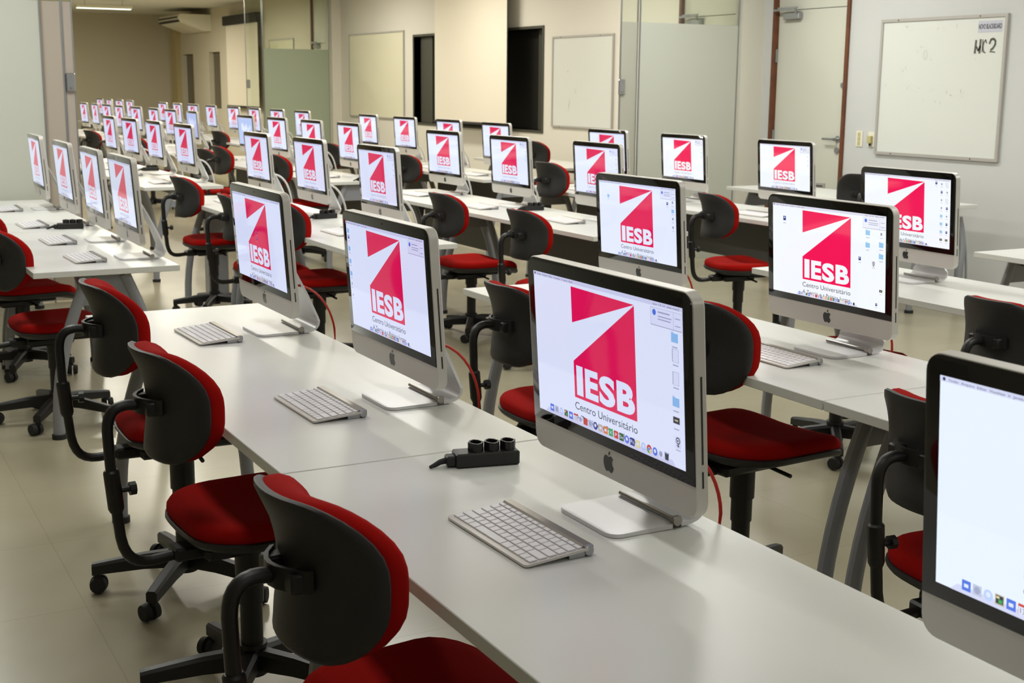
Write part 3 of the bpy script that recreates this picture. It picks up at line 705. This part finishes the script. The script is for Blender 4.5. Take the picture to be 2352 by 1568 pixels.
# small things by the right wall
sp = MB(); sp.box(5.70, 5.78, 5.02, 5.14, ZD, ZD + .16, c=.006); o = sp.build('desk_speaker', M_blackp); tag(o, 'small black speaker box on the desk against the right wall', 'speaker')
gc = MB(); gc.tube(bez((5.72, 4.55, .62), (5.78, 4.52, .4), (5.64, 4.46, .35), (5.72, 4.5, .02), 12), .03, 10); gc.tube(bez((5.75, 4.60, .66), (5.86, 4.56, .45), (5.70, 4.44, .3), (5.80, 4.5, .02), 12), .008, 8)
o = gc.build('cable_conduit', M_steel); tag(o, 'grey flexible cable conduit hanging from the wall-side desk to the floor', 'conduit')
rb = MB(); rb.box(.62, .76, 6.3, 6.42, 0, ZD - .03, c=.004); 
# grey riser duct under the second row
rb = MB(); rb.box(1.20, 1.34, 7.0, 7.1, 0, ZD - .03, c=.004); o = rb.build('cable_riser', M_steel); tag(o, 'grey steel cable riser standing under the second-row desk end', 'cable riser')
for n, (y0, lab) in enumerate([(1.35, 'black hanging cable loop under the third-row desk, right of the computer'), (.85, 'black hanging cable loop under the third-row desk at the right edge')]):
    cb = MB(); cb.tube(bez((2.50, y0, ZD - .03), (2.50, y0 - .05, ZD - .16), (2.50, y0 - .22, ZD - .16), (2.50, y0 - .40, ZD - .03), 12), .006, 8, ref=(1, 0, 0)); o = cb.build('hanging_cable', M_dsteel); tag(o, lab, 'cable')

# ------------------------------------------------------------------ the room
WX = 6.2; ZC = 2.95; XL = -6.0; Y0 = -5.0; Y1 = 7.35; Y2 = 17.6; Y3 = 28.1
def struct(name, mb, m, smooth=0, label=None):
    o = mb.build(name, m, None, smooth=smooth); o['kind'] = 'structure'
    if label: o['label'] = label
    return o
f = MB(); f.box(XL, WX, Y0, Y3, -.1, 0); struct('floor', f, M_floor)
f = MB(); f.box(XL, WX, Y0, Y3, ZC, ZC + .1); struct('ceiling', f, M_ceil)
f = MB(); f.box(XL - .15, XL, Y0, Y3, 0, ZC); struct('wall_left', f, M_wall3)
f = MB(); f.box(XL, WX, Y0 - .15, Y0, 0, ZC); struct('wall_back', f, M_wall1)
f = MB(); f.box(XL, WX, Y3, Y3 + .15, 0, ZC); struct('wall_far', f, M_wall3)
# right wall with its openings: (y0, y1, z0, z1, kind)
def wall_right(name, ya, yb, holes, m):
    mb = MB(); x0, x1 = WX, WX + .2
    hs = sorted(holes); y = ya
    for h in hs:
        if h[0] > y: mb.box(x0, x1, y, h[0], 0, ZC)
        if h[2] > 0: mb.box(x0, x1, h[0], h[1], 0, h[2])
        if h[3] < ZC: mb.box(x0, x1, h[0], h[1], h[3], ZC)
        y = h[1]
    if y < yb: mb.box(x0, x1, y, yb, 0, ZC)
    return struct(name, mb, m)
DR1 = (6.24, 7.18, 0, ZC); DR2 = (7.62, 8.56, 0, ZC); DR3 = (17.85, 18.75, 0, ZC)
WN1 = (11.18, 14.70, ZD + .27, ZD + 1.40); WN3 = (24.05, 24.85, ZD + .27, ZD + 1.38); WN4 = (26.05, 26.95, ZD + .22, ZD + 1.37)
WN2 = (21.2, 23.3, ZD + 1.84, ZD + 1.98)
wall_right('wall_right', Y0, Y1, [DR1], M_wall1)
wall_right('wall_right_middle', Y1, Y2, [DR2, WN1], M_wall2)
wall_right('wall_right_far', Y2, Y3, [DR3, WN3, WN4], M_wall3)
# outside of the openings
for n, (h, m) in enumerate(((WN3, M_tanw), (WN4, M_tanw))):
    g = MB(); g.box(WX + .10, WX + .12, h[0], h[1], h[2], h[3]); struct(f'window_{n + 2}', g, m, label='brown tinted slot window in the far right wall')
g = MB(); g.box(WX + .16, WX + .19, WN1[0], WN1[1], WN1[2], WN1[3]); wo = struct('window_1', g, M_dark, label='wide dark window behind the projection screen')
g = MB(); g.box(WX + .10, WX + .14, WN1[0], 11.45, WN1[2], WN1[3]); g.box(WX + .06, WX + .10, 14.25, 14.62, WN1[2], WN1[3]); g.build('window_leaf', M_dark2, wo, smooth=0)
g = MB(); g.box(WX - .012, WX + .2, WN1[0] - .03, WN1[0], WN1[2] - .03, WN1[3] + .03); g.box(WX - .012, WX + .2, WN1[1], WN1[1] + .03, WN1[2] - .03, WN1[3] + .03)
g.box(WX - .012, WX + .2, WN1[0], WN1[1], WN1[3], WN1[3] + .03); g.box(WX - .012, WX + .2, WN1[0], WN1[1], WN1[2] - .03, WN1[2]); g.build('window_frame', M_dark2, wo, smooth=0)
# dark transom strip in the far room
# pillars and trims
g = MB(); g.box(WX - .10, WX, 27.05, 27.55, 0, ZC - .3); struct('trim_1', g, mat('pillar_tan', srgb(190, 174, 130), .7), label='tan pilaster near the far right corner')
g = MB(); g.box(WX - .14, WX, Y2 - .14, Y2 + .14, 0, ZC); struct('trim_2', g, M_wall2, label='cream pilaster where the second glass wall meets the right wall')
g = MB(); g.box(5.955, 6.2, Y1 - .05, Y1 + .05, 0, ZC); struct('trim_3', g, M_jamb, label='cream jamb where the first glass wall meets the right wall')
g = MB(); g.box(WX - .014, WX, Y0, 6.19, 0, .09); g.box(WX - .014, WX, 7.21, 7.29, 0, .09); struct('baseboard_right', g, mat('baseboard_grey', srgb(150, 148, 140), .6))
def door(n, h, hinge_far, label):
    y0, y1 = h[0], h[1]; root = empty(f'door_{n}', (WX, (y0 + y1) / 2, 0)); root['kind'] = 'structure'; root['label'] = label
    ox = WX; oy = (y0 + y1) / 2
    def B(*a, **k):
        m_ = MB(); return m_.box(a[0] - ox, a[1] - ox, a[2] - oy, a[3] - oy, a[4], a[5], **k)
    top = ZD + 1.405
    m_ = B(WX - .018, WX + .10, y0, y0 + .035, 0, ZC); m_.box(-.018, .10, y1 - .035 - oy, y1 - oy, 0, ZC); m_.build('door_frame', M_wood, root, smooth=0)
    B(WX + .02, WX + .055, y0 + .04, y1 - .04, .01, top).build('door_leaf', M_door, root, smooth=0)
    B(WX + .02, WX + .055, y0 + .035, y1 - .035, top + .006, ZC).build('transom_panel', M_door, root, smooth=0)
    yl = y0 + .10     # lock side is the near (small y) side
    c = MB(); zz = ZD + .36
    c.cyl((.02, yl - oy, zz), (-.03, yl - oy, zz), .012, n=10); c.cyl((-.028, yl - oy - .01, zz), (-.028, yl - oy + .13, zz), .009, n=10); c.cyl((.02, yl - oy, zz), (.012, yl - oy, zz), .026, n=16)
    c.build('door_handle', M_chrome, root)
    c = MB(); c.cyl((.02, yl - oy, ZD + .27), (.008, yl - oy, ZD + .27), .024, n=16); c.build('key_cylinder', M_chrome, root)
    c = MB(); c.cyl((.02, yl - .03 - oy, ZD + .79), (.008, yl - .03 - oy, ZD + .79), .022, n=16); c.build('deadbolt', M_chrome, root)
    c = MB(); ya = y1 - .34 - oy; c.box(-.03, .02, ya, ya + .2, top - .075, top - .02, c=.006)
    c.box(-.05, -.035, ya + .02, ya + .30, top - .005, top + .012); c.box(-.055, -.04, ya, ya + .24, top + .012, top + .024); c.cyl((-.03, ya + .03, top - .03), (-.045, ya + .03, top + .02), .012, n=10)
    c.build('door_closer', M_chrome, root)
    if n == 1:
        v = MB(); v.box(.008, .02, y0 + .22 - oy, y0 + .40 - oy, ZD - .17, ZD - .005); vo = v.build('vent_grille', M_frame, root, smooth=0)
        s = MB()
        for k in range(5): s.box(.004, .009, y0 + .24 - oy, y0 + .38 - oy, ZD - .155 + k * .03, ZD - .142 + k * .03)
        s.build('grille_slots', M_dsteel, vo, smooth=0)
    c = MB()
    for z in (ZD + .98, ZD + .30): c.box(-.006, .022, y1 - .045 - oy, y1 - .033 - oy, z, z + .11)
    c.build('hinge', M_chrome, root)
door(1, DR1, True, 'cream door with brown wooden frame left of the whiteboard')
door(2, DR2, True, 'cream door seen through the clear top of the first glass wall')
door(3, DR3, True, 'cream door seen through the second glass wall')
# glass walls
FT = ZD + 1.285
def panel(name, y, xa, xb, label, mf, th=.01, lite=None):
    xa = max(xa, XL + .02); root = empty(name, ((xa + xb) / 2, y, 0)); root['kind'] = 'structure'; root['label'] = label
    a = MB(); a.box(-(xb - xa) / 2, (xb - xa) / 2, -th / 2, th / 2, .01, FT); a.build('frosted_pane', mf, root, smooth=0)
    a = MB(); a.box(-(xb - xa) / 2, (xb - xa) / 2, -th / 2, th / 2, FT, ZC); a.build('clear_pane', M_clear, root, smooth=0)
    e = MB(); e.box(-(xb - xa) / 2 - .002, -(xb - xa) / 2 + .006, -th / 2 - .002, th / 2 + .002, 0, ZC); e.box((xb - xa) / 2 - .006, (xb - xa) / 2 + .002, -th / 2 - .002, th / 2 + .002, 0, ZC); e.build('pane_edge', M_chrome, root, smooth=0)
panel('window_5', Y1, -5.98, .235, 'frosted glass panel at the left edge of the picture', M_frost)
panel('window_6', Y1 + .03, .235, .375, 'narrow beige glass strip beside the left frosted panel', glass_mat('beige_glass', srgb(222, 212, 198), True))
panel('window_7', Y1 + .045, .38, .447, 'sliding glass door edge with its grey lock at left', glass_mat('beige_glass_edge', srgb(222, 212, 200), True))
panel('window_8', Y1 + .03, 4.775, 4.94, 'sliding glass door edge with its grey lock right of centre', glass_mat('pale_glass', srgb(226, 226, 212), True))
panel('window_9', Y1, 4.94, 5.95, 'frosted glass panel beside the cream door', M_frost)
panel('window_10', Y2, 5.02, 6.06, 'green frosted glass panel at mid distance', M_frost2)
panel('window_11', Y2 + .04, 4.76, 5.02, 'clear glass door edge with a small lock at mid distance', M_clear)
def patch(name, x, y, label):
    root = empty(name, (x, y, ZD + .76)); tag(root, label, 'door lock', 'grey locks on the sliding glass doors')
    b = MB(); b.box(-.03, .03, -.03, -.0075, -.062, .062, c=.006); b.build('lock_case', M_chrome, root, smooth=0)
    k = MB(); k.cyl((.0, -.03, -.035), (.0, -.036, -.035), .009, n=14); k.cyl((0, -.03, .04), (0, -.033, .04), .005, n=10); k.build('key_cylinder', M_bar, root)
patch('glass_door_lock', .415, Y1 + .045, 'grey lock plate on the glass door edge at the left')
patch('glass_door_lock', 4.785, Y1 + .03, 'grey lock plate on the glass door edge right of the whiteboard')
patch('glass_door_lock', 4.78, Y2 + .04, 'small pale lock on the mid-distance glass door')
g = MB(); g.box(XL, .45, Y1 - .03, Y1 + .06, ZC - .05, ZC); g.box(4.77, 5.96, Y1 - .03, Y1 + .06, ZC - .05, ZC); g.box(4.7, 6.06, Y2 - .03, Y2 + .06, ZC - .05, ZC); struct('trim_4', g, M_frame, label='aluminium head track of the glass walls')
# whiteboards
def whiteboard(y0, y1, z0, z1, label, marks, m=M_board, fr=.022):
    root = empty('whiteboard', (WX, (y0 + y1) / 2, (z0 + z1) / 2)); tag(root, label, 'whiteboard', 'whiteboards on the right wall')
    w2, h2 = (y1 - y0) / 2, (z1 - z0) / 2
    b = MB(); b.box(-.012, -.001, -w2 + .01, w2 - .01, -h2 + .01, h2 - .01); b.build('writing_surface', m, root, smooth=0)
    f_ = MB()
    for a in ((-w2, -w2 + fr, -h2 + fr, h2 - fr), (w2 - fr, w2, -h2 + fr, h2 - fr), (-w2, w2, -h2, -h2 + fr), (-w2, w2, h2 - fr, h2)): f_.box(-.022, -.001, *a)
    f_.build('board_frame', M_frame, root, smooth=0)
    sc_ = MB()
    for a, b_ in ((-.6, 1), (.7, 1), (-.6, -1), (.7, -1)): sc_.cyl((-.022, a * w2, b_ * (h2 - fr / 2)), (-.0245, a * w2, b_ * (h2 - fr / 2)), .005, n=8)
    sc_.build('frame_screw', M_slot, root)
    if marks:
        t = MB(); F = lambda y, z: (-.0128, y, z)
        G = MB()
        for (cy, cz, s) in marks:
            for k in range(2):
                a = random.uniform(0, 6.28); ln = random.uniform(.01, .03) * s; y, z = cy + random.uniform(-.03, .03), cz + random.uniform(-.02, .02)
                dy, dz = ln * math.cos(a), ln * math.sin(a); wy, wz = -dz * .12, dy * .12
                G.quad(F(y - wy, z - wz), F(y + dy, z + dz), F(y + dy * 1.1, z + dz * 1.05), F(y + wy, z + wz))
        G.build('faint_marks', M_inkf, root, smooth=0)
    return root
wb = whiteboard(4.665, 5.88, ZD + .265, ZD + 1.285, 'large whiteboard with black scribble and sticker on the right wall', [(.33, .12, 1), (.30, .0, 1.3), (.2, -.02, 1.2), (.06, -.02, 1), (-.1, -.03, 1.4), (-.25, -.02, 1.4), (-.27, -.06, 1), (-.02, -.10, 1.6), (.16, -.11, 1), (.1, .22, .8), (.2, .28, 1.2), (-.33, .22, 1), (-.4, .2, .8), (.34, .43, 1), (.0, .44, 1), (-.15, .44, 1), (.55, .0, .6)])
# sticker
st_ = MB(); st_.quad((-.0132, -.345, .465), (-.0132, -.56, .465), (-.0132, -.56, .385), (-.0132, -.345, .385)); so = st_.build('sticker', M_tag, wb, smooth=0)
so2 = MB(); add_text(so2, 'NOVO BLACKBOARD', lambda a, b: (-.0137, -a, b), .35, .555, .41, .033, .02); so2.build('sticker_lettering', M_tagink, so, smooth=0)
# marker writing
mw = MB(); FF = lambda a, b: (-.0134, -a, b)
def stroke(pts, wd=.012):
    for (a, b), (c, d) in zip(pts, pts[1:]):
        v = Vector((c - a, d - b)); n = Vector((-v.y, v.x)).normalized() * wd / 2
        mw.quad(FF(a - n.x, b - n.y), FF(c - n.x + v.x * .1, d - n.y + v.y * .1), FF(c + n.x + v.x * .1, d + n.y + v.y * .1), FF(a + n.x, b + n.y))
stroke([(.335, .335), (.33, .25)], .018); stroke([(.34, .29), (.36, .26), (.375, .29)], .014); stroke([(.375, .34), (.372, .25)], .018); stroke([(.395, .25), (.395, .33)], .008)
stroke([(.43, .31), (.42, .335), (.405, .315), (.40, .28), (.41, .25), (.425, .245)], .009)
stroke([(.455, .305), (.468, .335), (.49, .34), (.508, .325), (.508, .30), (.49, .275), (.47, .262)], .016); stroke([(.462, .252), (.492, .25), (.51, .247)], .008)
mw.build('marker_writing', M_ink, wb, smooth=0)
ov = MB(); pts = [(.14 + .017 * math.cos(t * PI / 8), .24 + .032 * math.sin(t * PI / 8)) for t in range(17)]
mw2 = mw; mw = ov; FF = lambda a, b: (-.0134, a, b); stroke(pts, .002); ov.build('faint_oval', M_inkf, wb, smooth=0)
whiteboard(9.69, 10.94, ZD + .32, ZD + 1.30, 'plain whiteboard right of the dark window, seen in the middle room', [(.1, -.1, 2), (.3, .1, 1.5), (.25, -.25, 3), (0, .0, 1.5), (-.1, -.2, 2), (.35, 0, 1), (0.05, .2, 1)], M_board, .02)
whiteboard(15.02, 17.07, ZD + .29, ZD + 1.50, 'cream tinted whiteboard left of the projection screen', [(.4, -.1, 2), (-.2, -.2, 1.5), (.2, -.3, 2), (-.5, .2, 1)], M_board2, .02)
whiteboard(19.6, 20.9, ZD + .35, ZD + 1.52, 'pale board behind the mid-distance green glass', [], M_board2, .02)
# projection screens
def projection(y0, y1, x, z0, label, zt=None, case=None):
    zt = zt or ZC - .12; case = case or M_ivory
    root = empty('projection_screen', (x, (y0 + y1) / 2, z0)); tag(root, label, 'projection screen')
    h = (y1 - y0) / 2
    b = MB(); b.box(-.002, .002, -h + .02, h - .02, .03, zt - z0); b.build('screen_fabric', M_screenf, root, smooth=0)
    b = MB(); b.box(-.002, .002, -h, -h + .02, .03, zt - z0); b.build('black_edge', M_dark, root, smooth=0)
    b = MB(); b.cyl((0, -h, .012), (0, h, .012), .018, n=12); b.build('weight_bar', M_dark, root)
    b = MB(); b.box(-.05, .05, -h - .05, h + .05, zt - z0, zt - z0 + (.12 if case is M_ivory else .17)); b.build('roller_case', case, root, smooth=0)
projection(11.72, 13.72, WX - .16, ZD + .30, 'large white projection screen hanging before the dark window')
projection(21.25, 23.25, WX - .10, ZD + .33, 'beige projection screen with a dark case hanging in the far room', ZD + 1.84, M_dark)
# wall fittings
sw = empty('light_switch', (WX, 6.065, ZD + .375)); tag(sw, 'ivory light switch plate between the door and the whiteboard', 'light switch')
b = MB(); b.box(-.008, -.0005, -.036, .036, -.062, .062, c=.002); b.build('switch_plate', M_ivory, sw, smooth=0)
b = MB(); [b.box(-.011, -.008, -.014, .014, z, z + .03) for z in (-.05, -.015, .02)]; b.build('rocker', M_yellow, sw, smooth=0)
sk = empty('wall_socket', (WX, 5.93, ZD + .375)); tag(sk, 'white wall socket with a yellowed plug adapter beside the whiteboard', 'socket')
b = MB(); b.box(-.008, -.0005, -.036, .036, -.058, .058, c=.002); b.build('socket_plate', M_ivory, sk, smooth=0)
b = MB(); b.box(-.035, -.008, -.02, .02, -.03, .028, c=.003); b.cyl((-.035, .004, .0), (-.038, .004, 0), .008, n=10); b.build('plug_adapter', M_yellow, sk, smooth=0)
b = MB(); b.cyl((-.02, -.0, -.03), (-.02, .0, -.05), .009, n=8); b.build('plug', M_rubber, sk)
# air conditioner on the far right wall under the ceiling
ac = empty('air_conditioner', (WX, 25.4, ZC - .45)); tag(ac, 'white ceiling air conditioner in the far room corner', 'air conditioner')
b = MB(); pr = [(0, .32), (-.62, .32), (-.66, .26), (-.60, .16), (-.15, .0), (0, .0)]
b.rings([[(x, -.8, z) for x, z in pr], [(x, .8, z) for x, z in pr]]); b.build('unit_case', M_ivory, ac, smooth=20)
b = MB(); b.box(-.672, -.64, -.76, .76, .245, .27); b.box(-.66, -.60, -.74, .74, .17, .20); b.build('air_outlet', M_dark, ac, smooth=0)

# ------------------------------------------------------------------ ceiling lamps
def lamp(x, y, L, wd, colr, power, label, emis, zoff=.0, long_x=False):
    root = empty('ceiling_light', (x, y, ZC - zoff)); tag(root, label, 'ceiling light', 'fluorescent ceiling lights')
    if long_x: root.rotation_euler.z = PI / 2
    f_ = MB(); f_.box(-wd / 2 - .02, wd / 2 + .02, -L / 2 - .02, L / 2 + .02, -.05, 0, c=.004); f_.build('lamp_housing', M_ivory, root, smooth=0)
    d = MB(); d.box(-wd / 2, wd / 2, -L / 2, L / 2, -.058, -.0505); dd = d.build('diffuser', emis, root, smooth=0)
    if zoff:
        r = MB(); [r.cyl((0, s * L * .35, 0), (0, s * L * .35, zoff), .004, n=6) for s in (-1, 1)]; r.build('hanging_rod', M_chrome, root)
    l = D.lights.new('tube_light', 'AREA'); l.shape = 'RECTANGLE'; l.size = wd; l.size_y = L; l.energy = power; l.color = colr
    lo = D.objects.new('tube_light', l); col.objects.link(lo); lo.parent = root; lo.location = (0, 0, -.065)
E1 = emat('lamp_neutral', (1, 1, .94, 1), 4); E2 = emat('lamp_warm', (1, .93, .78, 1), 4); E3 = emat('lamp_far', (.93, 1, .75, 1), 3)
C1 = (1, 1, .965); C2 = (1, .95, .84); C3 = (1, .94, .78)
P1 = 22.5; P2 = 34; P3 = 68
nm = {}
def LB(room, i, j): return f'fluorescent ceiling light of the {room} room, {["left", "centre", "right"][i]} column, {["first", "second", "third", "fourth", "fifth"][j]} from the camera side'
for i, x in enumerate((-.6, 2.1, 4.8)):
    for j, y in enumerate((-3.0, 0.0, 3.0, 5.9)): lamp(x, y, 1.2, .3, C1, P1 * ((.15, .2, .9, 1.8), (.4, .8, 1.2, 1.5), (.7, 1.25, 1.4, 1.6))[i][j], LB('near', i, j), E1)
    for j, y in enumerate((9.0, 12.0, 15.0)): lamp(x, y, 1.2, .3, C2, P2, LB('middle', i, j), E2)
for i, x in enumerate((0.6, 3.86)):
    for j, y in enumerate((19.5, 23.26)): lamp(x, y, .95, .12, C3, P3, LB('far', i, j), E3, zoff=.10, long_x=True)
